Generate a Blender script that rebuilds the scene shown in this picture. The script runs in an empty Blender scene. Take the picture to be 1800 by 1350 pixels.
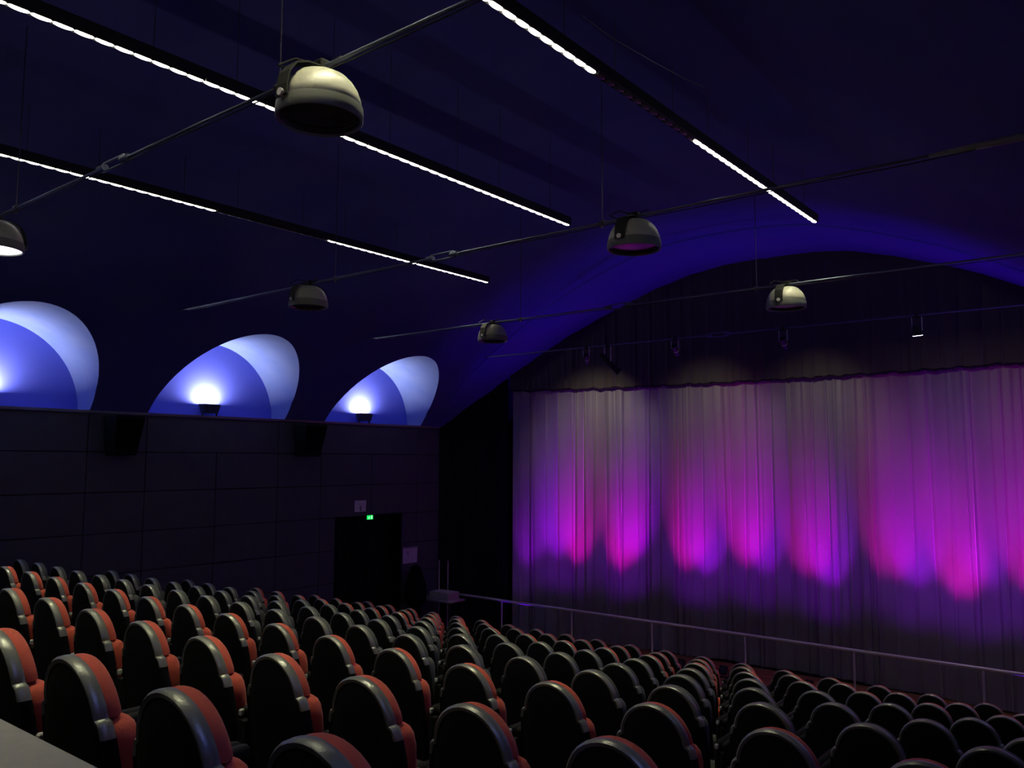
import bpy, math, random
from mathutils import Vector, Matrix
random.seed(7)
sc = bpy.context.scene
COL = sc.collection
PI = math.pi

# ------------------------------------------------------------------ camera
F_PX = 1441.55
cam_d = bpy.data.cameras.new('camera'); cam_d.sensor_width = 36.0
cam_d.lens = 36.0 * F_PX / 1800.0
cam_d.clip_start = 0.05; cam_d.clip_end = 100
cam = bpy.data.objects.new('camera', cam_d); COL.objects.link(cam)
_R = Vector((0.782, 0.6231, 0.0039)).normalized()
_F = Vector((-0.6206, 0.7788, 0.0909)).normalized()
_U = _R.cross(_F).normalized(); _R = _F.cross(_U).normalized()
cam.matrix_world = Matrix(((_R.x, _U.x, -_F.x, 0), (_R.y, _U.y, -_F.y, 0), (_R.z, _U.z, -_F.z, 0), (0, 0, 0, 1)))
sc.camera = cam

# ------------------------------------------------------------------ world, view
w = bpy.data.worlds.new('world'); sc.world = w; w.use_nodes = True
w.node_tree.nodes['Background'].inputs[0].default_value = (0.0, 0.0, 0.0, 1)
w.node_tree.nodes['Background'].inputs[1].default_value = 0.0
vs = sc.view_settings
vs.view_transform = 'Standard'; vs.look = 'None'; vs.gamma = 1.0; vs.use_curve_mapping = False
vs.exposure = 0.0
sc.cycles.use_denoising = True
sc.cycles.max_bounces = 6; sc.cycles.diffuse_bounces = 4; sc.cycles.glossy_bounces = 3
sc.cycles.sample_clamp_indirect = 2.0
sc.cycles.caustics_reflective = False; sc.cycles.caustics_refractive = False

# light strengths, gathered here so they can be tuned in one place
P_STRIP = 66.0          # each lit LED module
P_FLOOD = 30.0          # each floodlight in a wall niche
P_PAR = 760.0           # each colour uplight before the curtain
P_SPOT = 52.0          # spotlights on the front rod
WARM = (1.0, 0.96, 0.64); COOL = (0.82, 0.86, 1.0)

def lamp(name, kind, loc, power, color, **kw):
    d = bpy.data.lights.new(name, kind); d.energy = power; d.color = color
    for k, v in kw.items():
        if k not in ('aim', 'parent'): setattr(d, k, v)
    o = bpy.data.objects.new(name, d); COL.objects.link(o); o.location = loc
    if 'aim' in kw:
        o.rotation_euler = (Vector(kw['aim']) - Vector(loc)).to_track_quat('-Z', 'Y').to_euler()
    if kw.get('parent'):
        o.parent = kw['parent']; o.location = Vector(loc) - kw['parent'].location
    return o

# ------------------------------------------------------------------ materials
def mat(name, col, rough=0.6, metal=0.0, emit=None, es=0.0, noise=None, sheen=0.0, spec=0.5, bump=None):
    m = bpy.data.materials.new(name); m.use_nodes = True
    nt = m.node_tree; b = nt.nodes['Principled BSDF']
    b.inputs['Base Color'].default_value = (*col, 1); b.inputs['Roughness'].default_value = rough
    b.inputs['Metallic'].default_value = metal
    b.inputs['Specular IOR Level'].default_value = spec
    if sheen: b.inputs['Sheen Weight'].default_value = sheen; b.inputs['Sheen Roughness'].default_value = 0.4
    if emit:
        b.inputs['Emission Color'].default_value = (*emit, 1); b.inputs['Emission Strength'].default_value = es
    if noise or bump:
        tc = nt.nodes.new('ShaderNodeTexCoord')
    if noise:
        scale, amt, col2 = noise
        n = nt.nodes.new('ShaderNodeTexNoise'); n.inputs['Scale'].default_value = scale; n.inputs['Detail'].default_value = 6
        r = nt.nodes.new('ShaderNodeValToRGB'); r.color_ramp.elements[0].position = 0.5 - amt; r.color_ramp.elements[1].position = 0.5 + amt
        r.color_ramp.elements[0].color = (*col, 1); r.color_ramp.elements[1].color = (*col2, 1)
        nt.links.new(tc.outputs['Object'], n.inputs['Vector']); nt.links.new(n.outputs['Fac'], r.inputs['Fac'])
        nt.links.new(r.outputs['Color'], b.inputs['Base Color'])
    if bump:
        n2 = nt.nodes.new('ShaderNodeTexNoise'); n2.inputs['Scale'].default_value = bump[0]
        bp = nt.nodes.new('ShaderNodeBump'); bp.inputs['Strength'].default_value = bump[1]; bp.inputs['Distance'].default_value = 0.01
        nt.links.new(tc.outputs['Object'], n2.inputs['Vector']); nt.links.new(n2.outputs['Fac'], bp.inputs['Height'])
        nt.links.new(bp.outputs['Normal'], b.inputs['Normal'])
    return m

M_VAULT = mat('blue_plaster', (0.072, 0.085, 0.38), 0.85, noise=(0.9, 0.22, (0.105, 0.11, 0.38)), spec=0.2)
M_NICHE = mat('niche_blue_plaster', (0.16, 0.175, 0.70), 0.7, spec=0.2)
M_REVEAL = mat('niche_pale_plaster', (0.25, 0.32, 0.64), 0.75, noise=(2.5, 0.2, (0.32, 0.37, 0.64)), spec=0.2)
M_PANEL = mat('charcoal_panel', (0.080, 0.074, 0.098), 0.9, noise=(3.0, 0.3, (0.10, 0.092, 0.122)), bump=(90, 0.3), spec=0.2)
M_JOINT = mat('black_backing', (0.008, 0.008, 0.01), 0.9, spec=0.1)
M_BLACK = mat('black_velvet', (0.010, 0.010, 0.013), 0.95, sheen=0.05, spec=0.1)
M_DOORC = mat('dark_green_black_cloth', (0.008, 0.014, 0.012), 0.95, spec=0.1)
M_CURT = mat('mauve_grey_curtain', (0.25, 0.22, 0.235), 0.5, sheen=0.6, noise=(1.2, 0.3, (0.29, 0.255, 0.27)), spec=0.5)
M_PELM = mat('brown_black_valance', (0.085, 0.070, 0.060), 0.75, sheen=0.3, spec=0.2)
M_FRINGE = mat('dark_fringe', (0.03, 0.015, 0.04), 0.9, spec=0.1)
M_FLOOR = mat('dark_carpet', (0.02, 0.02, 0.022), 0.95, noise=(14, 0.3, (0.03, 0.03, 0.032)), spec=0.1)
M_WOOD = mat('orange_brown_boards', (0.30, 0.135, 0.045), 0.6, noise=(4, 0.3, (0.24, 0.105, 0.035)), spec=0.3)
M_TRIM = mat('grey_metal_trim', (0.22, 0.21, 0.22), 0.4, 0.7)
M_STEEL = mat('brushed_steel', (0.90, 0.86, 0.82), 0.38, 0.25)
M_ROD = mat('painted_steel_rod', (0.17, 0.19, 0.28), 0.4, 0.5)
M_WIRE = mat('thin_wire', (0.16, 0.15, 0.2), 0.5, 0.5)
M_HOUS = mat('black_aluminium', (0.012, 0.012, 0.012), 0.6)
M_LED = mat('lit_led_lens', (0.9, 0.9, 0.9), 0.4, emit=(1.0, 0.94, 0.80), es=9.0)
M_LEDOFF = mat('unlit_led_lens', (0.10, 0.09, 0.09), 0.25)
try: M_LED.cycles.emission_sampling = 'NONE'
except Exception: pass
M_DOME = mat('beige_enamel', (0.56, 0.55, 0.43), 0.36)
M_BAND = mat('grey_green_band', (0.20, 0.21, 0.17), 0.45)
M_GLASS = mat('dark_lamp_glass', (0.02, 0.02, 0.022), 0.22, spec=0.9)
M_GLASSLIT = mat('lit_lamp_glass', (0.8, 0.8, 0.8), 0.3, emit=(0.9, 0.9, 1.0), es=3.0)
M_STRAP = mat('dark_strap', (0.02, 0.022, 0.018), 0.6)
M_SPK = mat('black_speaker_box', (0.006, 0.006, 0.007), 0.85, spec=0.2)
M_CLOTHG = mat('black_speaker_cloth', (0.004, 0.004, 0.005), 0.95, spec=0.1)
M_FLOODL = mat('floodlight_glass', (1, 1, 1), 0.4, emit=(0.9, 0.92, 1.0), es=12.0)
M_LENSDIM = mat('recessed_lamp_lens', (0.3, 0.28, 0.22), 0.4, emit=(1, .9, .7), es=0.12)
M_RIM = mat('grey_vinyl', (0.27, 0.28, 0.235), 0.32, metal=0.45, bump=(160, 0.1))
M_RIMLOW = M_RIM
M_SHELL = mat('black_back_panel', (0.007, 0.008, 0.008), 0.8, spec=0.15)
M_RED = mat('coral_fabric', (0.62, 0.115, 0.07), 0.9, sheen=0.15, bump=(220, 0.3), spec=0.2)
M_GREY = mat('grey_green_fabric', (0.11, 0.12, 0.105), 0.85, sheen=0.1, bump=(220, 0.3), spec=0.2)
M_ARM = mat('black_armrest', (0.008, 0.008, 0.008), 0.75, spec=0.2)
M_CAP = mat('pale_plastic', (0.45, 0.46, 0.42), 0.5)
M_PAPER = mat('white_paper', (0.75, 0.72, 0.78), 0.8)
M_INK = mat('dark_ink', (0.06, 0.05, 0.08), 0.8)
M_EXIT = mat('green_exit_panel', (0.0, 0.3, 0.08), 0.5, emit=(0.0, 1.0, 0.12), es=0.85)
M_EXITW = mat('pale_green_pictogram', (0.6, 1, 0.7), 0.5, emit=(0.45, 1.0, 0.55), es=1.0)
M_PARAPET = mat('pale_grey_laminate', (0.42, 0.41, 0.34), 0.7, noise=(30, 0.3, (0.48, 0.46, 0.39)), spec=0.3)
M_BOX = mat('pale_cardboard', (0.42, 0.33, 0.33), 0.8)

# ------------------------------------------------------------------ mesh helpers
class MB:
    def __init__(s): s.v = []; s.f = []
    def add(s, vs_, fs):
        o = len(s.v); s.v += [tuple(p) for p in vs_]; s.f += [tuple(i + o for i in q) for q in fs]; return s
    def box(s, x0, x1, y0, y1, z0, z1):
        return s.add([(x0,y0,z0),(x1,y0,z0),(x1,y1,z0),(x0,y1,z0),(x0,y0,z1),(x1,y0,z1),(x1,y1,z1),(x0,y1,z1)],
                     [(0,3,2,1),(4,5,6,7),(0,1,5,4),(1,2,6,5),(2,3,7,6),(3,0,4,7)])
    def bbox(s, x0, x1, y0, y1, z0, z1, b=0.01):
        """box with bevelled vertical and horizontal edges (three stacked octagons)"""
        def ring(z, k):
            X0, X1, Y0, Y1 = x0+k, x1-k, y0+k, y1-k
            return [(X0+b,Y0,z),(X1-b,Y0,z),(X1,Y0+b,z),(X1,Y1-b,z),(X1-b,Y1,z),(X0+b,Y1,z),(X0,Y1-b,z),(X0,Y0+b,z)]
        return s.loft([ring(z0, b*.6), ring(z0+b, 0), ring(z1-b, 0), ring(z1, b*.6)], True, True)
    def loft(s, rings, cap0=False, cap1=False, closed=True):
        n = len(rings[0]); vs_ = [p for r in rings for p in r]; fs = []
        for k in range(len(rings)-1):
            for i in range(n if closed else n-1):
                j = (i+1) % n
                fs.append((k*n+i, k*n+j, (k+1)*n+j, (k+1)*n+i))
        if cap0: fs.append(tuple(reversed(range(n))))
        if cap1: fs.append(tuple(range((len(rings)-1)*n, len(rings)*n)))
        return s.add(vs_, fs)
    def tube(s, pts, r, n=8, caps=True):
        rings = []; pts = [Vector(p) for p in pts]
        for i, p in enumerate(pts):
            d = (pts[min(i+1, len(pts)-1)] - pts[max(i-1, 0)]).normalized()
            a = d.orthogonal().normalized() if abs(d.z) > 0.9 else d.cross(Vector((0,0,1))).normalized()
            b = d.cross(a).normalized(); rr = r[i] if isinstance(r, (list, tuple)) else r
            rings.append([p + a*math.cos(2*PI*k/n)*rr + b*math.sin(2*PI*k/n)*rr for k in range(n)])
        return s.loft(rings, caps, caps)
    def lathe(s, prof, c=(0,0,0), n=32, cap0=False, cap1=False):
        return s.loft([[(c[0]+r*math.cos(2*PI*k/n), c[1]+r*math.sin(2*PI*k/n), c[2]+z) for k in range(n)] for r, z in prof], cap0, cap1)
    def mesh(s, name, m, smooth=False):
        me = bpy.data.meshes.new(name); me.from_pydata(s.v, [], s.f)
        me.materials.append(m)
        if smooth:
            me.polygons.foreach_set('use_smooth', [True]*len(me.polygons))
            try: me.set_sharp_from_angle(angle=math.radians(50))
            except Exception: pass
        me.update(); return me

def link(name, me, parent=None, loc=(0,0,0), rot=(0,0,0)):
    o = bpy.data.objects.new(name, me); COL.objects.link(o); o.location = loc; o.rotation_euler = rot
    if parent is not None: o.parent = parent
    return o
def obj(name, mb, m, parent=None, smooth=False, loc=(0,0,0), rot=(0,0,0)):
    return link(name, mb.mesh(name, m, smooth), parent, loc, rot)
def part(name, mb, m, parent, smooth=False):
    """mesh given in world coordinates, stored under a parent that sits elsewhere"""
    L = parent.location
    mb.v = [(x-L.x, y-L.y, z-L.z) for x, y, z in mb.v]
    return obj(name, mb, m, parent, smooth)
def tag(o, label, cat, group=None):
    o['label'] = label; o['category'] = cat
    if group: o['group'] = group
    return o
def thing(name, label, cat, loc=(0,0,0), group=None, rotz=0):
    o = bpy.data.objects.new(name, None); COL.objects.link(o); o.location = loc; o.rotation_euler = (0,0,rotz)
    o.empty_display_size = 0.1
    return tag(o, label, cat, group)
def struct(o, label=None):
    o['kind'] = 'structure'
    if label: o['label'] = label
    return o
def interp(tab, x):
    if x <= tab[0][0]: return tab[0][1]
    for (a, b), (c, d) in zip(tab, tab[1:]):
        if x <= c: return b + (d-b)*(x-a)/(c-a)
    return tab[-1][1]

# ------------------------------------------------------------------ room measures (metres, camera at the origin)
XC, XL, XR = -6.14, -13.28, 1.0
YB, ZS = -3.5, 0.73
_prof = [(0.0,4.10),(0.8,4.08),(1.62,3.98),(2.53,3.71),(3.65,3.27),(4.18,3.00),(4.75,2.68),(5.28,2.36),(5.60,2.15),(5.94,1.92),(6.24,1.66),(6.55,1.37),(6.82,1.10),(7.14,0.73)]
def _smooth(tab):
    out = []
    for k in range(81):
        x = 7.14*k/80
        s = 0; wsum = 0
        for d in (-.3,-.2,-.1,0,.1,.2,.3):
            xx = abs(x+d)
            if xx > 7.14: continue
            ww = 1-abs(d)*2.5; s += ww*interp(tab, xx); wsum += ww
        out.append((x, s/wsum if x < 6.9 else interp(tab, x)))
    return out
PROF = _smooth(_prof)
def vz(x): return interp(PROF, abs(x-XC))
_inv = sorted((z, d) for d, z in PROF)
def vd(z): return interp(_inv, z)             # half width of the vault at height z
def track(x):                                  # plan of the curved curtain track
    return interp([(0,16.0),(1.2,15.96),(1.9,15.9),(3.0,15.8),(3.7,15.68),(4.6,15.45),(5.3,15.26),(5.86,15.04),(6.3,14.75),(6.7,14.4),(7.14,14.0)], abs(x-XC))

# floor levels of the nine visible rows and the two behind
S = 0.56
ROWS = {-2:(-2.525,1.10,-0.574),-1:(-5.833,2.162,-0.837),0:(-9.15,3.348,-1.092),1:(-11.914,4.52,-1.346),2:(-11.905,5.734,-1.612),
        3:(-11.846,6.881,-1.862),4:(-11.823,8.08,-2.123),5:(-11.812,9.273,-2.385),6:(-11.762,10.449,-2.643)}
SEAT_H = 0.93
def floor_z(k): return ROWS[k][2]-SEAT_H

# floor: stepped terrace
fl = MB(); keys = sorted(ROWS)
ys = [YB] + [ROWS[k][1]-0.16 for k in keys] + [11.65, 12.85, 16.3]
zs = [floor_z(-2)+0.02] + [floor_z(k) for k in keys] + [-3.84, -4.10]
for i in range(len(zs)):
    y0, y1 = ys[i], ys[i+1]
    if i == 0: z = zs[0]
    z = zs[i]
    fl.box(XL-1.0, XR+0.3, y0, y1, -4.3, z)
f_o = struct(obj('floor', fl, M_FLOOR))
# wooden boards before the curtain, each its own piece
for k in range(12):
    b = MB(); y0 = 12.86 + k*0.262
    b.bbox(XL+0.02, XR-0.02, y0, y0+0.256, -4.1, -4.078 + 0.001*(k % 3), 0.003)
    part('floor_board', b, M_WOOD, f_o)
# ------------------------------------------------------------------ vault with lunettes
LUN = [-2.76+0.0, 0.92, 4.60, 8.27, 11.95]; LR = 1.362
def ztop(y, sign=-1):
    for c in LUN:
        if sign == 1 and 4 < c < 5: continue
        d = abs(y-c)
        if d < LR: return ZS + math.sqrt(max(0, LR*LR-d*d))*1.0
    return ZS
ysamp = set([YB, 16.3])
y = YB
while y < 16.3: ysamp.add(round(y, 3)); y += 0.25
for c in LUN:
    for k in range(0, 33):
        yy = c - LR*math.cos(PI*k/32)
        if yy > YB: ysamp.add(round(yy, 5))
ysamp |= {13.68, 13.70}
ysamp = sorted(v for v in ysamp)
NT = 40
def vault_side(sign):
    mb = MB(); rings = []
    for yv in ysamp:
        zt = ztop(yv, sign); d1 = vd(zt) if zt > ZS+1e-6 else 7.14
        off = 0.0 if yv < 13.69 else 0.03
        r = []
        for i in range(NT+1):
            t = i/NT; d = d1*(1-t)
            z = interp(PROF, d) if i else zt
            r.append((XC + sign*d, yv, z-off))
        rings.append(r)
    mb.loft(rings, closed=False)
    return mb
vault = MB()
a = vault_side(-1); vault.add(a.v, a.f)
b = vault_side(1); vault.add(b.v, [tuple(reversed(q)) for q in b.f])
ceil = struct(obj('ceiling', vault, M_VAULT, smooth=True), 'dark blue barrel vault with arched niches')
# niches: back wall and pale reveal of each
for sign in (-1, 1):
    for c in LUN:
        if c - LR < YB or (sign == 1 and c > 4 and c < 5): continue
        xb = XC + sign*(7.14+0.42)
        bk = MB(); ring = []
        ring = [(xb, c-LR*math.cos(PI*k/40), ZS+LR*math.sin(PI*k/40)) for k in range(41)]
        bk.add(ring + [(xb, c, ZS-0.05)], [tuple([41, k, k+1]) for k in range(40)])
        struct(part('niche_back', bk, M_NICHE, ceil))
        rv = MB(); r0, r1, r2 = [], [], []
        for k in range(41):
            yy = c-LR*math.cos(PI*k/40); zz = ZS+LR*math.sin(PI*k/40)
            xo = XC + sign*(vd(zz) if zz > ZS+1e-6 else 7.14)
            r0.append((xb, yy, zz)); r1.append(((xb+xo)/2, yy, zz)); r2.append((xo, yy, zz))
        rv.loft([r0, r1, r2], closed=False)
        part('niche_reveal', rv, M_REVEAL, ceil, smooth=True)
        sl = MB(); x0, x1 = sorted((xb, XC+sign*7.16))
        sl.box(x0, x1, c-LR, c+LR, ZS-0.06, ZS)
        part('niche_sill', sl, M_NICHE, ceil)
        # painted plinth band standing along the foot of the niche back wall
# ------------------------------------------------------------------ left wall with acoustic panels
DY0, DY1, DZ = 10.955, 12.765, -1.215
wl = MB()
wl.box(XL-0.9, XL-0.035, YB, DY0, -4.3, ZS-0.06)
wl.box(XL-0.9, XL-0.035, DY1, 14.2, -4.3, ZS-0.06)
wl.box(XL-0.9, XL-0.035, DY0, DY1, DZ, ZS-0.06)
wl.box(XL-0.9, XL-0.8, DY0, DY1, -4.3, DZ)
wall = struct(obj('wall_left', wl, M_JOINT), 'dark wall clad in charcoal acoustic panels')
wl2 = MB(); wl2.box(XL-0.45, XL-0.43, YB, 16.3, ZS, 4.4); part('niche_shaft_back', wl2, M_JOINT, wall)
colsY = [YB, -1.4, -0.44, 2.24, 3.20, 5.96, 6.915, 9.52, 10.54, 13.245, 14.19]
zrows = [0.70, 0.085, -0.56, -1.21, -1.86, -2.51, -3.16, -3.81, -4.3]
def panel(y0, y1, z0, z1, i):
    if z0 > z1: z0, z1 = z1, z0
    if y1-y0 < 0.05: return
    m = MB(); g = 0.006; th = 0.03 + 0.003*random.random()
    x0, x1 = XL-0.035, XL-0.035+th
    b_ = 0.006
    m.loft([[(x0,y0+g,z0+g),(x0,y1-g,z0+g),(x0,y1-g,z1-g),(x0,y0+g,z1-g)],
            [(x1-b_,y0+g,z0+g),(x1-b_,y1-g,z0+g),(x1-b_,y1-g,z1-g),(x1-b_,y0+g,z1-g)],
            [(x1,y0+g+b_,z0+g+b_),(x1,y1-g-b_,z0+g+b_),(x1,y1-g-b_,z1-g-b_),(x1,y0+g+b_,z1-g-b_)]], False, True)
    part('acoustic_panel', m, M_PANEL, wall)
for r in range(len(zrows)-1):
    z1, z0 = zrows[r], zrows[r+1]
    for i in range(len(colsY)-1):
        y0, y1 = colsY[i], colsY[i+1]
        segs = [(y0, y1)]
        if y1-y0 > 2 and r >= 1 : segs = [(y0, (y0+y1)/2), ((y0+y1)/2, y1)]
        for (p, q) in segs:
            if z1 <= DZ+0.02:        # cut by the doorway
                if p < DY0 < q and q <= DY1: panel(p, DY0-0.02, z0, z1, r); continue
                if p < DY0 and q > DY1:
                    panel(p, DY0-0.02, z0, z1, r); panel(DY1+0.02, q, z0, z1, r); continue
                if p >= DY0 and p < DY1 < q: panel(DY1+0.02, q, z0, z1, r); continue
                if p >= DY0 and q <= DY1: continue
            panel(p, q, z0, z1, r)
tr = MB(); tr.box(XL-0.06, XL+0.02, YB, 14.0, ZS-0.03, ZS+0.012)
struct(obj('trim_1', tr, M_TRIM), 'thin grey metal ledge along the top of the left wall')
# doorway frame and its cloth
fr = MB(); fr.box(XL-0.5, XL-0.004, DY0-0.03, DY0, -4.3, DZ+0.03); fr.box(XL-0.5, XL-0.004, DY1, DY1+0.03, -4.3, DZ+0.03); fr.box(XL-0.5, XL-0.004, DY0, DY1, DZ, DZ+0.03)
struct(obj('door_1', fr, M_JOINT), 'black frame of the doorway in the left wall')

def fold_sheet(us, pos, zt_f, zb_f, nz, spacing, amp, seed, drift=0.05, ridge=0.028, wav=0.012, hem=0.0):
    """hanging cloth: pos(u)->(x,y,nx,ny) plan point and outward normal; returns MB"""
    rnd = random.Random(seed); u0, u1 = us[0], us[-1]
    rid = []; u = u0
    while u < u1+0.3:
        rid.append((u, rnd.uniform(-drift, drift), rnd.uniform(0.35, 1.0), rnd.uniform(0.6, 1.5)*ridge, rnd.uniform(0,6.28)))
        u += spacing*rnd.choice((0.55, 0.8, 1.0, 1.1, 1.35, 1.6))
    ph = [rnd.uniform(0, 6.28) for _ in range(6)]
    rings = []
    for k in range(nz+1):
        t = k/nz; row = []; j0 = 0
        for u in us:
            d = wav*math.sin(u*9.1+ph[0]+1.2*t) + wav*0.8*math.sin(u*17.3+ph[1]-0.9*t) + wav*1.6*math.sin(u*3.1+ph[2])
            while j0 < len(rid) and rid[j0][0] < u-0.35: j0 += 1
            j = j0
            while j < len(rid) and rid[j][0] < u+0.35:
                ru, dr, am, wd, p_ = rid[j]
                c = ru + dr*(t**1.2) + 0.010*math.sin(3*t+p_)
                q = (u-c)/wd
                if abs(q) < 4: d += amp*am*(0.65+0.6*t)*math.exp(-q*q)
                j += 1
            x, y, nx, ny = pos(u)
            zt = zt_f(x); zb = zb_f(x, u); z = zt + (zb-zt)*t
            row.append((x+nx*d, y+ny*d, z))
        rings.append(row)
    mb = MB(); mb.loft(rings, closed=False); return mb
def lin(a, b, step):
    n = max(2, int((b-a)/step)); return [a+(b-a)*i/n for i in range(n+1)]
def trackpos(off):
    def f(u):
        d = 0.05; y = track(u); s = (track(u+d)-track(u-d))/(2*d)
        L = math.hypot(1, s); nx, ny = s/L, -1/L            # towards the audience
        return (u - nx*off, y - ny*off, nx, ny)
    return f
dc = fold_sheet(lin(DY0+0.02, DY1-0.02, 0.02), lambda u: (XL-0.28, u, 1, 0), lambda x: DZ-0.01, lambda x, u: -4.0, 8, 0.16, 0.05, 3)
tag(obj('door_curtain', dc, M_DOORC, smooth=True), 'black cloth curtain hanging in the doorway under the green exit sign', 'curtain')

# other walls
wr = MB(); wr.box(XR, XR+0.3, YB, 14.2, -4.3, ZS); wr.box(XR+0.43, XR+0.46, YB, 16.3, ZS, 4.4)
struct(obj('wall_right', wr, M_PANEL), 'dark panelled wall opposite')
wb = MB(); wb.box(XL-0.9, XR+0.5, YB-0.2, YB, -4.3, 4.4); struct(obj('wall_back', wb, M_PANEL))
wf = MB(); wf.box(XL-0.9, XR+0.5, 16.3, 16.5, -4.3, 4.4); struct(obj('wall_front', wf, M_JOINT))
ws = MB(); ws.box(XL-0.5, XL-0.3, 14.2, 16.3, -4.3, 4.4); ws.box(XR+0.05, XR+0.25, 14.2, 16.3, -4.3, 4.4)
struct(obj('wall_stage_sides', ws, M_JOINT))

# ------------------------------------------------------------------ stage curtains
SPL = -5.83
zc_top = lambda x: 1.66
def hemz(x, u): return -4.06 + 0.012*math.sin(u*5)
cl = fold_sheet(lin(-11.82, SPL, 0.011), trackpos(0.14), zc_top, hemz, 22, 0.20, 0.075, 11, ridge=0.021)
tag(obj('stage_curtain', cl, M_CURT, smooth=True), 'left half of the purple-lit pleated screen curtain, beside the black side drape', 'curtain')
cr = fold_sheet(lin(SPL-0.03, 0.2, 0.011), trackpos(0.17), zc_top, hemz, 22, 0.20, 0.075, 29, ridge=0.021)
tag(obj('stage_curtain', cr, M_CURT, smooth=True), 'right half of the purple-lit pleated screen curtain, running out of the frame', 'curtain')
ed = fold_sheet(lin(-11.97, -11.6, 0.011), trackpos(0.06), zc_top, lambda x, u: -4.05, 14, 0.17, 0.05, 31)
tag(obj('curtain_edge_strip', ed, M_CURT, smooth=True), 'narrow separate end fold at the far left of the lit screen curtain', 'curtain')
def pel_bot(x, u): return 1.60 + 0.010*math.sin(u*11) + 0.008*math.sin(u*23+1)
pv = fold_sheet(lin(-12.02, -0.2, 0.014), trackpos(-0.06), lambda x: max(vz(x)+0.02, 1.75), pel_bot, 12, 0.235, 0.04, 47, drift=0.03)
val = tag(obj('valance', pv, M_PELM, smooth=True), 'dark brown pleated valance filling the arch above the screen curtain', 'valance')
fg = MB(); rr = []
for u in lin(-12.0, -0.2, 0.03):
    x, y, nx, ny = trackpos(-0.02)(u); zc = pel_bot(x, u)-0.012 + random.uniform(-.008, .008); rad = 0.028+random.uniform(-.006,.006)
    rr.append([(x+nx*rad*math.cos(2*PI*k/7), y+ny*rad*math.cos(2*PI*k/7), zc+rad*math.sin(2*PI*k/7)) for k in range(7)])
fg.loft(rr, True, True); obj('fringe', fg, M_FRINGE, val, smooth=True)
def sdtop(x): return vz(x)+0.03
sd = fold_sheet(lin(-13.3, -12.06, 0.012), trackpos(0.0), sdtop, lambda x, u: -4.05, 14, 0.12, 0.04, 61)
tag(obj('side_drape', sd, M_BLACK, smooth=True), 'black side drape between the left wall and the lit screen curtain', 'curtain')
sd = fold_sheet(lin(-0.1, XR+0.02, 0.02), trackpos(0.0), sdtop, lambda x, u: -4.05, 6, 0.12, 0.04, 62)
tag(obj('side_drape', sd, M_BLACK, smooth=True), 'black side drape at the other end of the screen curtain, by the right wall', 'curtain')

# ------------------------------------------------------------------ uplights before the curtain
MAG = (0.95, 0.0, 0.72); VIO = (0.38, 0.0, 1.0)
pars = [(-11.5,VIO,.5),(-10.95,VIO,1.0),(-10.5,MAG,.8),(-9.45,MAG,.8),(-9.2,VIO,1.0),(-7.95,MAG,.75),(-7.6,VIO,.85),(-6.75,MAG,.95),(-6.4,VIO,.85),(-5.5,MAG,.65),(-5.15,VIO,.85),(-4.0,MAG,.7),(-3.6,VIO,1.0),(-2.9,MAG,.85),(-2.55,VIO,.85),(-1.8,MAG,.9),(-1.4,VIO,1.0),(-0.6,MAG,.8)]
ORD = ['first','second','third','fourth','fifth','sixth','seventh','eighth','ninth','tenth','eleventh','twelfth','thirteenth','fourteenth','fifteenth','sixteenth','seventeenth','eighteenth','nineteenth','twentieth','twenty-first','twenty-second','twenty-third','twenty-fourth']
for i, (px, colr, k) in enumerate(pars):
    py = max(14.32, track(px)-1.08); pz = -3.92
    t = thing('uplight', f'small black par uplight on the boards below the curtain, {ORD[i]} from the left wall', 'stage light', (px, py, -4.076), 'par uplights before the curtain')
    tilt = math.radians(24.5 + ((i*37) % 7 - 3)*0.8); aim = Vector((px, py + math.tan(tilt)*3.0, pz + 3.0)); d = (aim-Vector((px, py, pz))).normalized()
    body = MB(); c0 = Vector((0, 0, pz+4.076)); body.tube([c0-d*0.11, c0-d*0.10, c0+d*0.05], [0.045, 0.07, 0.075], 14)
    obj('housing', body, M_HOUS, t, smooth=True)
    st = MB(); st.tube([(-0.09,0,0.012),(-0.09,0,0.15)], 0.008, 6); st.tube([(0.09,0,0.012),(0.09,0,0.15)], 0.008, 6); st.tube([(-0.09,0,0.012),(0.09,0,0.012)], 0.012, 6)
    obj('bracket', st, M_HOUS, t)
    lp = Vector((px, py, pz)) + d*0.07
    lamp('uplight_beam', 'SPOT', lp, P_PAR*k, colr, aim=tuple(aim), spot_size=math.radians(28), spot_blend=1.0, shadow_soft_size=0.06, parent=t)
    lamp('uplight_field', 'SPOT', lp, P_PAR*k*0.06, (0.30, 0.0, 1.0), aim=tuple(aim), spot_size=math.radians(72), spot_blend=1.0, shadow_soft_size=0.06, parent=t)
    lamp('uplight_spill', 'SPOT', lp, P_PAR*k*0.17, (0.14, 0.0, 1.0), aim=tuple(lp+Vector((0, -.12, 1))), spot_size=math.radians(35), spot_blend=1.0, shadow_soft_size=0.06, parent=t)

# ------------------------------------------------------------------ rail before the curtain
RY, RZ = 14.2, -3.088
rail = thing('handrail', 'long steel handrail on thin posts in front of the purple curtain', 'railing', (-6, RY, -4.076))
m = MB(); m.tube([(-12.96, RY, RZ), (0.7, RY, RZ)], 0.027, 12); part('rail_tube', m, M_STEEL, rail, True)
for k in range(8):
    x = -11.58 + 1.852*k
    if x > 0.7: break
    m = MB(); m.tube([(x, RY, -4.07), (x, RY, RZ-0.05), (x, RY, RZ-0.02)], [0.018, 0.018, 0.010], 10)
    m.lathe([(0.05, -4.076), (0.05, -4.066), (0.02, -4.06)], (x, RY, 0), 12, True)
    part('post', m, M_STEEL, rail, True)

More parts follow.
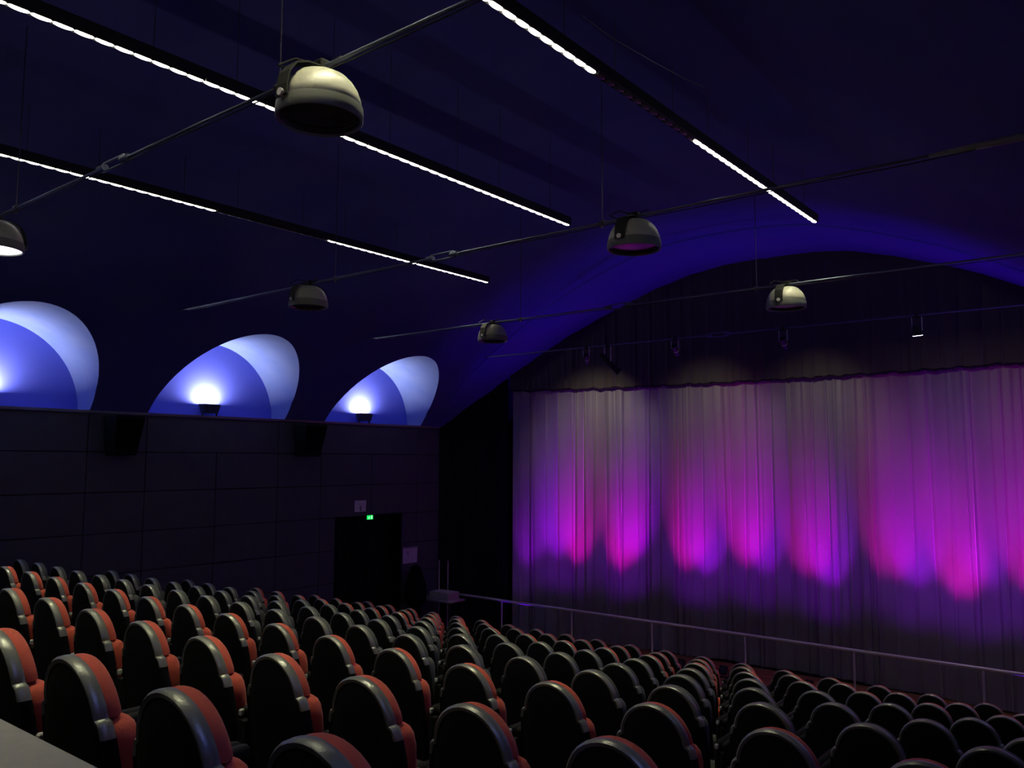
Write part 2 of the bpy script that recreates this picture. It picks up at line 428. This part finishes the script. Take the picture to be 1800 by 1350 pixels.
# ------------------------------------------------------------------ corner by the door: shelf with box, poles, covered speaker
t = thing('side_table', 'small dark table in the corner at the left end of the handrail', 'table', (-12.7, 13.45, -4.09))
m = MB(); m.bbox(-13.2, -12.2, 13.2, 13.7, -3.10, -3.06, 0.01); part('tabletop', m, M_BOX, t)
for sx in (-13.15, -12.25):
    for sy in (13.25, 13.65):
        m = MB(); m.tube([(sx, sy, -4.09), (sx, sy, -3.10)], 0.018, 8); part('leg', m, M_HOUS, t)
m = MB(); m.bbox(-12.86, -12.30, 13.24, 13.62, -3.06, -2.90, 0.012)
bx = tag(obj('cardboard_box', m, M_BOX), 'pale closed box on the corner table at the left end of the handrail', 'box')
m = MB(); m.box(-12.86, -12.30, 13.41, 13.45, -2.901, -2.897); obj('tape', m, M_CAP, bx)
for i, (x, lab) in enumerate(((-13.12, 'thin shiny steel pole nearer the wall, behind the pale corner box'), (-12.85, 'thin shiny steel pole nearer the curtain, behind the pale corner box'))):
    t = thing('steel_pole', lab, 'pole', (x, 13.83, -4.09), 'steel poles in the corner')
    m = MB(); m.tube([(x, 13.83, -4.07), (x, 13.83, -2.30)], 0.011, 10); part('tube', m, M_STEEL, t, True)
    m = MB(); m.lathe([(0.10, -4.09), (0.12, -4.075), (0.02, -4.06)], (x, 13.83, 0), 16, True); part('base', m, M_STEEL, t, True)
m = MB()
m.lathe([(0.10,-4.09),(0.11,-3.6),(0.13,-3.2),(0.24,-3.06),(0.25,-2.85),(0.20,-2.62),(0.13,-2.45),(0.11,-2.36),(0.02,-2.32)], (-12.97, 12.93, 0), 18, True, True)
tag(obj('covered_stand', m, M_CLOTHG, smooth=True), 'black cloth-covered stand between the doorway and the corner table', 'stand')

# ------------------------------------------------------------------ exit sign and papers on the wall
t = thing('exit_sign', 'small lit green exit sign under the doorway lintel', 'exit sign', (XL+0.03, 11.81, -1.25))
m = MB(); m.bbox(XL-0.03, XL+0.05, 11.72, 11.90, -1.29, -1.19, 0.005); part('case', m, M_HOUS, t)
m = MB(); m.box(XL+0.05, XL+0.054, 11.725, 11.895, -1.285, -1.195); part('green_panel', m, M_EXIT, t)
m = MB(); X = XL+0.0545
def quad(mb, pts): mb.add([(X, p, q) for p, q in pts] + [(X+0.001, p, q) for p, q in pts], [(0,1,2,3),(4,5,6,7)])
quad(m, [(11.79,-1.22),(11.80,-1.22),(11.80,-1.21),(11.79,-1.21)])      # head
quad(m, [(11.775,-1.25),(11.80,-1.25),(11.80,-1.225),(11.78,-1.225)])    # torso
quad(m, [(11.755,-1.275),(11.765,-1.275),(11.79,-1.25),(11.775,-1.25)]); quad(m, [(11.80,-1.275),(11.81,-1.275),(11.80,-1.25),(11.785,-1.25)])
quad(m, [(11.84,-1.275),(11.875,-1.275),(11.875,-1.205),(11.84,-1.205)]) # doorway
quad(m, [(11.74,-1.245),(11.775,-1.238),(11.775,-1.232),(11.74,-1.239)])
part('pictogram', m, M_EXITW, t)
def notice(name, label, y0, y1, z0, z1, ink):
    t = thing(name, label, 'notice', (XL, (y0+y1)/2, (z0+z1)/2))
    m = MB(); X_ = XL+0.006; m.add([(X_,y0,z0),(X_,y1,z0),(X_+0.004,y1,z1),(X_,y0,z1),(X_-0.002,y0,z0),(X_-0.002,y1,z0),(X_,y1,z1),(X_-0.002,y0,z1)],[(0,1,2,3),(7,6,5,4),(0,4,5,1),(3,2,6,7)])
    part('sheet', m, M_PAPER, t)
    m = MB()
    for (a0, a1, b0, b1) in ink: m.box(X_+0.003, X_+0.0065, y0+(y1-y0)*a0, y0+(y1-y0)*a1, z0+(z1-z0)*b0, z0+(z1-z0)*b1)
    part('print', m, M_INK, t)
notice('wall_notice', 'white paper sheet with a small dark figure above the doorway', 11.425, 11.735, -1.115, -0.880,
       [(.45,.52,.30,.48),(.52,.62,.40,.46),(.44,.60,.22,.29),(.47,.55,.10,.20),(.42,.62,.08,.11),(.2,.8,.68,.70)])
notice('wall_notice', 'wide white paper sheet with a line diagram beside the doorway', 12.83, 13.27, -2.31, -1.96,
       [(.02,.98,.93,.97),(.33,.35,.5,.8),(.30,.33,.62,.72),(.35,.37,.42,.5),(.1,.28,.72,.73),(.45,.9,.78,.79)])

# ------------------------------------------------------------------ surround speakers
for i, (y0, y1, lab) in enumerate(((6.13, 6.70, 'black wedge speaker on the wall between the two nearer lit niches'),
                                   (9.76, 10.38, 'black wedge speaker on the wall between the second and the farthest lit niche'))):
    t = thing('surround_speaker', lab, 'speaker', (XL+0.1, (y0+y1)/2, 0.35), 'surround speakers on the left wall')
    ym = (y0+y1)/2; hw = (y1-y0)/2
    def ring(z, w_, dx): return [(XL+0.10, ym-w_, z), (XL+0.10+dx, ym-w_*0.85, z), (XL+0.10+dx, ym+w_*0.85, z), (XL+0.10, ym+w_, z)]
    m = MB(); m.loft([ring(0.03, hw*.74, .16), ring(0.06, hw*.78, .20), ring(0.62, hw*.96, .34), ring(0.66, hw*.93, .32)], True, True); part('cabinet', m, M_SPK, t)
    m = MB(); m.loft([[(XL+.10+.20+.004, ym-hw*.6, .08),(XL+.10+.20+.004, ym+hw*.6, .08)],[(XL+.10+.34+.004, ym-hw*.75, .60),(XL+.10+.34+.004, ym+hw*.75, .60)]], closed=False); part('grille', m, M_CLOTHG, t)
    m = MB(); m.box(XL-.03, XL+.10, ym-.04, ym+.04, .25, .45); part('bracket', m, M_HOUS, t)

# ------------------------------------------------------------------ floodlights in the niches
FL = ['floodlight in the lit wall niche nearest the camera, cut by the frame', 'floodlight in the middle one of the three lit wall niches', 'floodlight in the lit wall niche nearest the curtain']
k = 0
for sign in (-1, 1):
    for c in LUN:
        if c - LR < YB or (sign == 1 and c > 4 and c < 5): continue
        x = XC + sign*(7.14+0.28); yc = c-0.06; zt = ZS+0.235
        if sign == -1 and c > 4:
            t = thing('floodlight', FL[k], 'floodlight', (x, yc, ZS), 'floodlights in the arched niches'); k += 1
            m = MB(); m.loft([[(x-.07,yc-.13,zt-.16),(x+.07,yc-.13,zt-.16),(x+.07,yc+.13,zt-.16),(x-.07,yc+.13,zt-.16)],
                              [(x-.09,yc-.17,zt),(x+.09,yc-.17,zt),(x+.09,yc+.17,zt),(x-.09,yc+.17,zt)]], True, False); part('housing', m, M_HOUS, t)
            m = MB(); m.box(x-.085, x+.085, yc-.165, yc+.165, zt-.02, zt-.012); part('glass', m, M_FLOODL, t)
            m = MB(); m.box(x-.02, x+.02, yc-.15, yc-.135, ZS, zt-.08); m.box(x-.02, x+.02, yc+.135, yc+.15, ZS, zt-.08); m.box(x-.04,x+.04,yc-.15,yc+.15,ZS,ZS+.012); part('bracket', m, M_HOUS, t)
            par = t
        else: par = ceil
        lamp('floodlight_beam', 'AREA', (x, yc, zt+0.005), P_FLOOD, COOL, aim=(x+sign*0.035, yc, zt+0.30), shape='RECTANGLE', size=0.30, size_y=0.14, spread=math.radians(178), parent=par)

# ------------------------------------------------------------------ LED strip modules
ZL = 3.02; ML = 1.72
def led_module(x, y0, lit, label, wires):
    t = thing('linear_light', label, 'ceiling light', (x, y0, ZL), 'linear LED lights under the vault')
    m = MB(); w_ = 0.042
    m.loft([[(-w_,0.004,0.0),(-w_*.62,0.004,-0.012),(-w_*.62,0.004,0.006),(w_*.62,0.004,0.006),(w_*.62,0.004,-0.012),(w_,0.004,0.0),(w_,0.004,0.088),(-w_,0.004,0.088)],
            [(-w_,ML-.004,0.0),(-w_*.62,ML-.004,-0.012),(-w_*.62,ML-.004,0.006),(w_*.62,ML-.004,0.006),(w_*.62,ML-.004,-0.012),(w_,ML-.004,0.0),(w_,ML-.004,0.088),(-w_,ML-.004,0.088)]], True, True)
    obj('housing', m, M_HOUS, t)
    global LENS
    for k in range(12):
        link('led_lens', LENS[1 if lit else 0], t, (0, (k+0.5)*ML/12, -0.006))
    for wy in wires:
        zt = vz(x)-ZL
        m = MB(); m.tube([(0, wy, 0.085), (0, wy, zt-.005)], 0.004, 5); obj('suspension_wire', m, M_WIRE, t)
    if lit:
        lamp('led_light', 'AREA', (x, y0+ML/2, ZL-0.013), P_STRIP, WARM, shape='RECTANGLE', size=0.014, size_y=ML-0.02, spread=math.radians(72), parent=t)
def lens(m_):
    mb = MB(); n = 12; L = ML/24*0.97; prof = [(-1,.12),(-.88,.5),(-.6,.86),(-.25,1.03),(0,1.06),(.25,1.03),(.6,.86),(.88,.5),(1,.12)]
    mb.loft([[(0.025*s*math.cos(2*PI*k/n), L*a, 0.011*s*math.sin(2*PI*k/n)-0.003) for k in range(n)] for a, s in prof], True, True)
    return mb.mesh('led_lens', m_, True)
LENS = [lens(M_LEDOFF), lens(M_LED)]
strips = [(-1.108*ZL, 10.39, 'right', {2}), (-1.953*ZL, 8.57, 'middle', set()), (-2.968*ZL, 10.57, 'left', {2})]
for x, yend, nm, off in strips:
    for k in range(8):
        y0 = yend - ML*(k+1)
        if y0 < -3.4: break
        lit = k not in off
        led_module(x, y0, lit, f'{"lit" if lit else "unlit"} linear LED light, {ORD[k]} from the curtain end of the {nm} line', (0.3, 1.3) )

# ------------------------------------------------------------------ tie rods, lamps and spots on them
ZR = 2.22
rodsY = [2.84, 6.455, 10.19, 13.6]
RN = ['nearest the camera', 'second from the camera', 'third from the camera', 'farthest, just before the curtain']
for i, ry in enumerate(rodsY):
    t = thing('tie_rod', f'thin steel tie rod across the vault, {RN[i]}', 'tie rod', (XC, ry, ZR), 'steel tie rods across the vault')
    xl, xr = XC-vd(ZR), XC+vd(ZR)
    tb = XC
    for (a0, a1) in ((xl, tb-0.17), (tb+0.17, xr)):
        m = MB(); m.tube([(a0, ry, ZR), (a1, ry, ZR)], 0.0125, 10); part('rod', m, M_ROD, t, True)
    m = MB()
    for dz in (-1, 1): m.tube([(tb-.20, ry, ZR+dz*.012), (tb-.16, ry, ZR+dz*.034), (tb+.16, ry, ZR+dz*.034), (tb+.20, ry, ZR+dz*.012)], 0.009, 8)
    for s_ in (-1, 1):
        m.tube([(tb+s_*.13, ry, ZR), (tb+s_*.23, ry, ZR)], 0.028, 10)
    part('turnbuckle', m, M_ROD, t, True)
    if i == 1:
        m = MB(); m.tube([(xr-0.60, ry, ZR), (xr-0.3, ry, ZR), (xr+0.02, ry, ZR)], [0.014, 0.024, 0.030], 10); part('anchor_sleeve', m, M_CAP, t, True)
    m = MB(); pts = [(xl+0.3 + (xr-xl-.6)*q/24, ry, ZR-0.020-0.012*abs(math.sin(q*0.9))) for q in range(25)]; m.tube(pts, 0.0045, 6); part('cable', m, M_HOUS, t, True)
    if i < 3:
        for xw in (-4.06, -7.95):
            m = MB(); m.tube([(xw, ry, ZR-.05), (xw, ry, ZR+.03)], 0.012, 6); m.tube([(xw, ry, ZR), (xw, ry, vz(xw))], 0.005, 5); m.tube([(xw-.03, ry, ZR-.0), (xw+.03, ry, ZR)], 0.026, 8)
            part('hanger_wire', m, M_WIRE, t)
def downlight(x, y, label, lit=False):
    t = thing('dome_lamp', label, 'pendant lamp', (x, y, ZR-0.31), 'dome lamps hung on the tie rods')
    m = MB(); m.lathe([(.236,.082),(.2375,.084),(.231,.125),(.214,.170),(.188,.212),(.155,.245),(.125,.262),(.112,.266),(.05,.268),(.004,.268)], n=40, cap1=True); obj('dome', m, M_DOME, t, True)
    m = MB(); m.lathe([(.226,.012),(.232,.0),(.240,.0),(.246,.010),(.247,.045),(.243,.080),(.236,.083)], n=40); obj('rim_band', m, M_BAND, t, True)
    m = MB(); m.lathe([(.226,.012),(.218,.03),(.20,.034)], n=40); m.lathe([(.20,.034),(.10,.026),(.003,.024)], n=40, cap1=True); obj('glass', m, M_GLASSLIT if lit else M_GLASS, t, True)
    m = MB(); path = [(-.262,.06),(-.262,.12),(-.245,.20),(-.20,.262),(-.12,.296),(0,.305),(.12,.296),(.20,.262),(.245,.20),(.262,.12),(.262,.06)]
    m.loft([[(-.05,a,b),(.05,a,b),(.05,a*0.975,b-.008),(-.05,a*0.975,b-.008)] for a, b in path], True, True); yk = obj('yoke', m, M_STRAP, t)
    for s_ in (-1, 1):
        m = MB(); m.tube([(0,s_*.275,.075),(0,s_*.245,.075)], .022, 10); obj('pivot_bolt', m, M_STEEL, yk)
    m = MB(); m.bbox(-.055,.055,-.04,.04,.285,.345,.008); obj('clamp', m, M_HOUS, t)
    m = MB(); m.tube([(.02,.02,.33),(.08,.05,.365),(.14,.03,.35),(.17,.0,.31)], .006, 6); m.tube([(-.02,-.02,.33),(-.10,-.10,.36),(-.14,-.19,.30),(-.05,-.16,.25)], .006, 6); obj('cable', m, M_STRAP, t, True)
    return t
downlight(-3.67, 2.84, 'large beige dome lamp nearest the camera, on the nearest tie rod')
a2 = downlight(-8.42, 2.84, 'dome lamp with its lamp lit, cut by the left frame edge', True)
lamp('dome_lamp_light', 'AREA', (-8.47, 2.84, ZR-0.31), 1.5, COOL, shape='DISK', size=0.36, parent=a2)
downlight(-3.72, 6.455, 'beige dome lamp on the second tie rod, right one of the two')
downlight(-8.47, 6.455, 'dark-looking dome lamp on the second tie rod, above the middle niche')
downlight(-3.68, 10.19, 'beige dome lamp on the third tie rod, in front of the valance')
downlight(-8.53, 10.19, 'dark-looking small dome lamp on the third tie rod, against the blue vault')

def stage_spot(x, z, aim, label, on, L=0.24, r=0.055, flush=False):
    y = 13.6
    t = thing('spotlight', label, 'spotlight', (x, y, ZR), 'spotlights on the farthest tie rod')
    c = Vector((0, 0, z-ZR)); d = (Vector(aim)-Vector((x, y, z))).normalized()
    m = MB(); m.tube([(0,0,.03),(0,0,-.03)], .03, 8); m.box(-.07,.07,-.012,.012,-.045,-.03); obj('clamp', m, M_HOUS, t)
    m = MB(); m.box(-.075,-.067,-.015,.015,c.z-.01,-.03); m.box(.067,.075,-.015,.015,c.z-.01,-.03); obj('yoke', m, M_STEEL, t)
    m = MB(); m.tube([c-d*L*.5, c-d*L*.42, c+d*L*.42, c+d*(L*.5+(0 if flush else .11))], [r*.6, r, r, r*1.12], 16, False); m.tube([c-d*L*.5, c-d*(L*.5-.004)], r*.6, 16); obj('body', m, M_HOUS, t, True)
    m = MB(); m.tube([c+d*L*.5, c+d*(L*.5+.004)], r*1.02, 16); obj('lens', m, (M_FLOODL if flush else M_LENSDIM) if on else M_GLASS, t, True)
    if on:
        p = Vector((x, y, z)) + d*(L*.5+.115)
        if flush: lamp('spot_beam', 'AREA', tuple(c + Vector((x, y, ZR)) + d*(L*.5+.02)), 8.0, (1.0, .9, .72), aim=tuple(Vector((x, y, z)) + d*3), shape='DISK', size=.10, parent=t)
        else: lamp('spot_beam', 'SPOT', tuple(p), P_SPOT*on, (1.0, .9, .72), aim=aim, spot_size=math.radians(72), spot_blend=1.0, shadow_soft_size=.05, parent=t)
stage_spot(-8.95, 2.03, (-9.9, 15.5, 0.85), 'small dark spotlight left of the tilted one on the farthest tie rod', 1.5, .16, .05)
stage_spot(-8.45, 1.90, (-7.6, 14.2, 0.9), 'dark tilted cylinder spotlight with a bright bracket above the lit curtain', 0, .40, .06)
stage_spot(-7.0, 2.05, (-7.4, 15.9, 0.8), 'small dark spotlight second right of the tilted one on the farthest rod', 0.9, .16, .05)
stage_spot(-4.98, 2.01, (-5.2, 15.95, 0.8), 'small dark spotlight near the middle of the farthest tie rod', 0.7, .16, .05)
stage_spot(-2.90, 1.985, (-2.85, 13.83, 0.5), 'small spotlight with a bright white lens at the right of the farthest rod', 1.1, .16, .07, True)

# loose cable on the vault
m = MB(); X0 = -3.4
pts = [(-3.62,5.45),(-3.5,5.75),(-3.35,6.15),(-3.28,6.65),(-3.28,7.05)]
m.tube([(a, b_, vz(a)-.03-.10*math.sin(PI*q/4)) for q, (a, b_) in enumerate(pts)], .005, 5)
tag(obj('loose_cable', m, M_WIRE, smooth=True), 'thin loose cable drooping under the vault beside the right LED line', 'cable')

# ------------------------------------------------------------------ parapet behind the last row
pp = MB(); pp.bbox(-9.0, -0.5, 0.66, 0.767, -1.5, -0.60, 0.01)
po = struct(obj('wall_parapet', pp, M_PANEL), 'low wall behind the nearest row')
m = MB(); m.bbox(-9.0, -0.5, 0.64, 0.770, -0.605, -0.58, 0.006); obj('cap', m, M_PARAPET, po)

# ------------------------------------------------------------------ seats
RAKE = math.tan(math.radians(9))
ZA = SEAT_H
def rk(x, y, z): return (x, y + (ZA-z)*RAKE if z > 0.25 else y + (ZA-0.25)*RAKE, z)
KZ = ZA-0.150
half_up = [(0.0,ZA),(.028,ZA-.0025),(.056,ZA-.010),(.083,ZA-.022),(.108,ZA-.040),(.129,ZA-.062),(.145,ZA-.087),(.157,ZA-.113),(.163,ZA-.134),(.165,KZ)]
half_lo = [(.177,KZ-.004),(.186,KZ-.016),(.195,KZ-.05),(.204,KZ-.13),(.208,KZ-.26),(.204,KZ-.38),(.19,KZ-.45)]
outl = half_up + half_lo
full = [(-x, z) for x, z in reversed(outl[1:])] + outl      # open at the bottom
def inset(poly, d):
    out = []; n = len(poly)
    for i, (x, z) in enumerate(poly):
        a0 = poly[max(i-1,0)]; a1 = poly[min(i+1,n-1)]
        tx, tz = a1[0]-a0[0], a1[1]-a0[1]; L = math.hypot(tx, tz) or 1
        nx, nz = -tz/L, tx/L                                # outward for left-to-right travel over the top
        out.append((x+nx*d, z+nz*d))
    return out
sections = [(-.016,-.002),(-.004,-.004),(.003,.004),(.004,.018),(.003,.032),(-.005,.040),(-.03,.042)]
full_in = inset(full, 0); NS = 3                       # the silver rim ends a little below the waist; black cloth goes on down
def rimpart(sel):
    mb = MB(); mb.loft([[rk(x, y, z) for x, z in sel(inset(full, d))] for d, y in sections], closed=False)
    mb.f = [tuple(reversed(q)) for q in mb.f]; return mb
cut = len(half_lo)-NS
rim = rimpart(lambda q: q[cut:len(q)-cut])
ME_LOW = [rimpart(sel).mesh('side_panel', M_SHELL, True) for sel in (lambda q: q[:cut+1], lambda q: q[len(q)-cut-1:])]
ME_RIM = rim.mesh('rim', M_RIM, True)
sh = MB(); rr = []
cx, cz = 0, ZA-.33
for s_, dy in ((1.0,.002),(.93,-.006),(.7,-.014),(.35,-.018),(.02,-.019)):
    rr.append([rk(cx+(x-cx)*s_, dy, cz+(z-cz)*s_) for x, z in inset(full, -.014)])
sh.loft(rr, True, True); 
ME_SHELL = sh.mesh('back_panel', M_SHELL, True)
def pillow(poly, y0, depth, m_, name, fx=0, lean=0.0):
    cx = sum(p[0] for p in poly)/len(poly); cz = sum(p[1] for p in poly)/len(poly)
    rings = []
    for s_, k in ((.97,0),(1.0,.12),(1.015,.35),(.99,.62),(.92,.83),(.78,.95),(.5,1.0),(.1,1.01)):
        rings.append([rk(cx+(x-cx)*s_, y0+depth*k, cz+(z-cz)*s_) for x, z in poly])
    mb = MB(); mb.loft(rings, True, True)
    mb.f = [tuple(reversed(q)) for q in mb.f]
    return mb.mesh(name, m_, True)
up_poly = [(-x, z) for x, z in reversed(half_up[1:])] + half_up + [(.14,KZ-.008),(.08,KZ-.010),(0,KZ-.010),(-.08,KZ-.010),(-.14,KZ-.008)]
lo_half = [(.135,KZ-.006),(.168,KZ-.014),(.188,KZ-.036),(.196,KZ-.085),(.190,KZ-.15),(.176,KZ-.25),(.165,KZ-.36),(.14,KZ-.42)]
lo_poly = [(-x, z) for x, z in reversed(lo_half)] + [(0,KZ-.010)] + lo_half
def cush_meshes(m_): return pillow(up_poly, .034, .054, m_, 'headrest_cushion'), pillow(lo_poly, .034, .092, m_, 'lumbar_cushion')
CUSH = {'coral': cush_meshes(M_RED), 'grey': cush_meshes(M_GREY)}
def seatpan(m_):
    mb = MB(); y = .20+ (ZA-.45)*RAKE
    mb.bbox(-.205, .205, y-.02, y+.09, .24, .44, .03); return mb.mesh('seat', m_, True)
PAN = {'coral': seatpan(M_RED), 'grey': seatpan(M_GREY)}
sm = MB(); sm.bbox(.252, .277, .06, .34, 0.0, .60, .006); ME_LEG = sm.mesh('leg', M_ARM)
sm = MB(); sm.bbox(-.277, -.252, .06, .34, 0.0, .60, .006); ME_LEG2 = sm.mesh('leg', M_ARM)
def armmesh(s_):
    mb = MB(); x0, x1 = sorted((s_*.238, s_*.277)); mb.bbox(x0, x1, .085, .42, .600, .645, .010); return mb.mesh('armrest', M_ARM, True)
def capmesh(s_):
    mb = MB(); x0, x1 = sorted((s_*.254, s_*.274)); mb.bbox(x0, x1, .060, .084, .612, .640, .005); return mb.mesh('armrest_cap', M_CAP)
ARM = {1: armmesh(1), -1: armmesh(-1)}; CAP = {1: capmesh(1)}
def make_seat(kind):
    t = bpy.data.objects.new('cinema_seat', None); COL.objects.link(t); t.empty_display_size = .1
    link('rim', ME_RIM, t); link('side_panel', ME_LOW[0], t); link('side_panel', ME_LOW[1], t); link('back_panel', ME_SHELL, t)
    link('headrest_cushion', CUSH[kind][0], t); link('lumbar_cushion', CUSH[kind][1], t); link('seat', PAN[kind], t)
    link('leg', ME_LEG, t); link('leg', ME_LEG2, t); link('armrest', ARM[1], t); link('armrest', ARM[-1], t); link('armrest_cap', CAP[1], t)
    return t
def dup(src):
    r = src.copy(); COL.objects.link(r)
    for ch in list(src.children):
        c = ch.copy(); COL.objects.link(c); c.parent = r
    return r
proto = {}; 
def in_frame(x, y, z):
    best = False
    for dx in (-.24, 0, .24):
        for dz in (0, -.35, -.55):
            p = Vector((x+dx, y+.05, z+dz)); d = p.dot(_F)
            if d < .2: continue
            u = 900+F_PX*p.dot(_R)/d; v = 675-F_PX*p.dot(_U)/d
            if -5 < u < 1805 and v < 1352: return True
    return False
ROWN = ['nearest','second','third','fourth','fifth','sixth','seventh','eighth','front']
ROWN = ['nearest row to the camera','second row from the camera','third row from the camera','fourth row from the camera','fifth row from the camera','sixth row from the camera','third row from the curtain','second row from the curtain','front row by the curtain']
def nth(n): return ORD[n-1]
rs = random.Random(5)
for ri, k in enumerate(keys):
    x0, y, za = ROWS[k]; kind = 'grey' if k in (1, 2, 3) else 'coral'
    if k <= 0:
        n0 = -12; 
        while x0 + n0*S < -11.95: n0 += 1
    else: n0 = 0
    xs = []; n = n0
    while x0 + n*S < -0.15: xs.append(x0+n*S); n += 1
    vis = [x for x in xs if in_frame(x, y, za)]
    if k >= 1:
        last = max(vis); extra = [x for x in xs if x > last][:1]; vis += extra
    for j, x in enumerate(vis):
        if kind not in proto: proto[kind] = make_seat(kind); t = proto[kind]
        else: t = dup(proto[kind])
        t.location = (x + rs.uniform(-.001,.001), y - 0.008 + rs.uniform(-.004,.004), floor_z(k)+rs.uniform(-.003,.0)); t.rotation_euler = (0, 0, rs.uniform(-.003,.003))
        side = 'left aisle' if k >= 1 else "photo's left edge"
        tag(t, f'{kind}-fronted cinema seat, {ROWN[ri]}, {nth(j+1)} from the {side}', 'seat', 'cinema seats in raked rows')
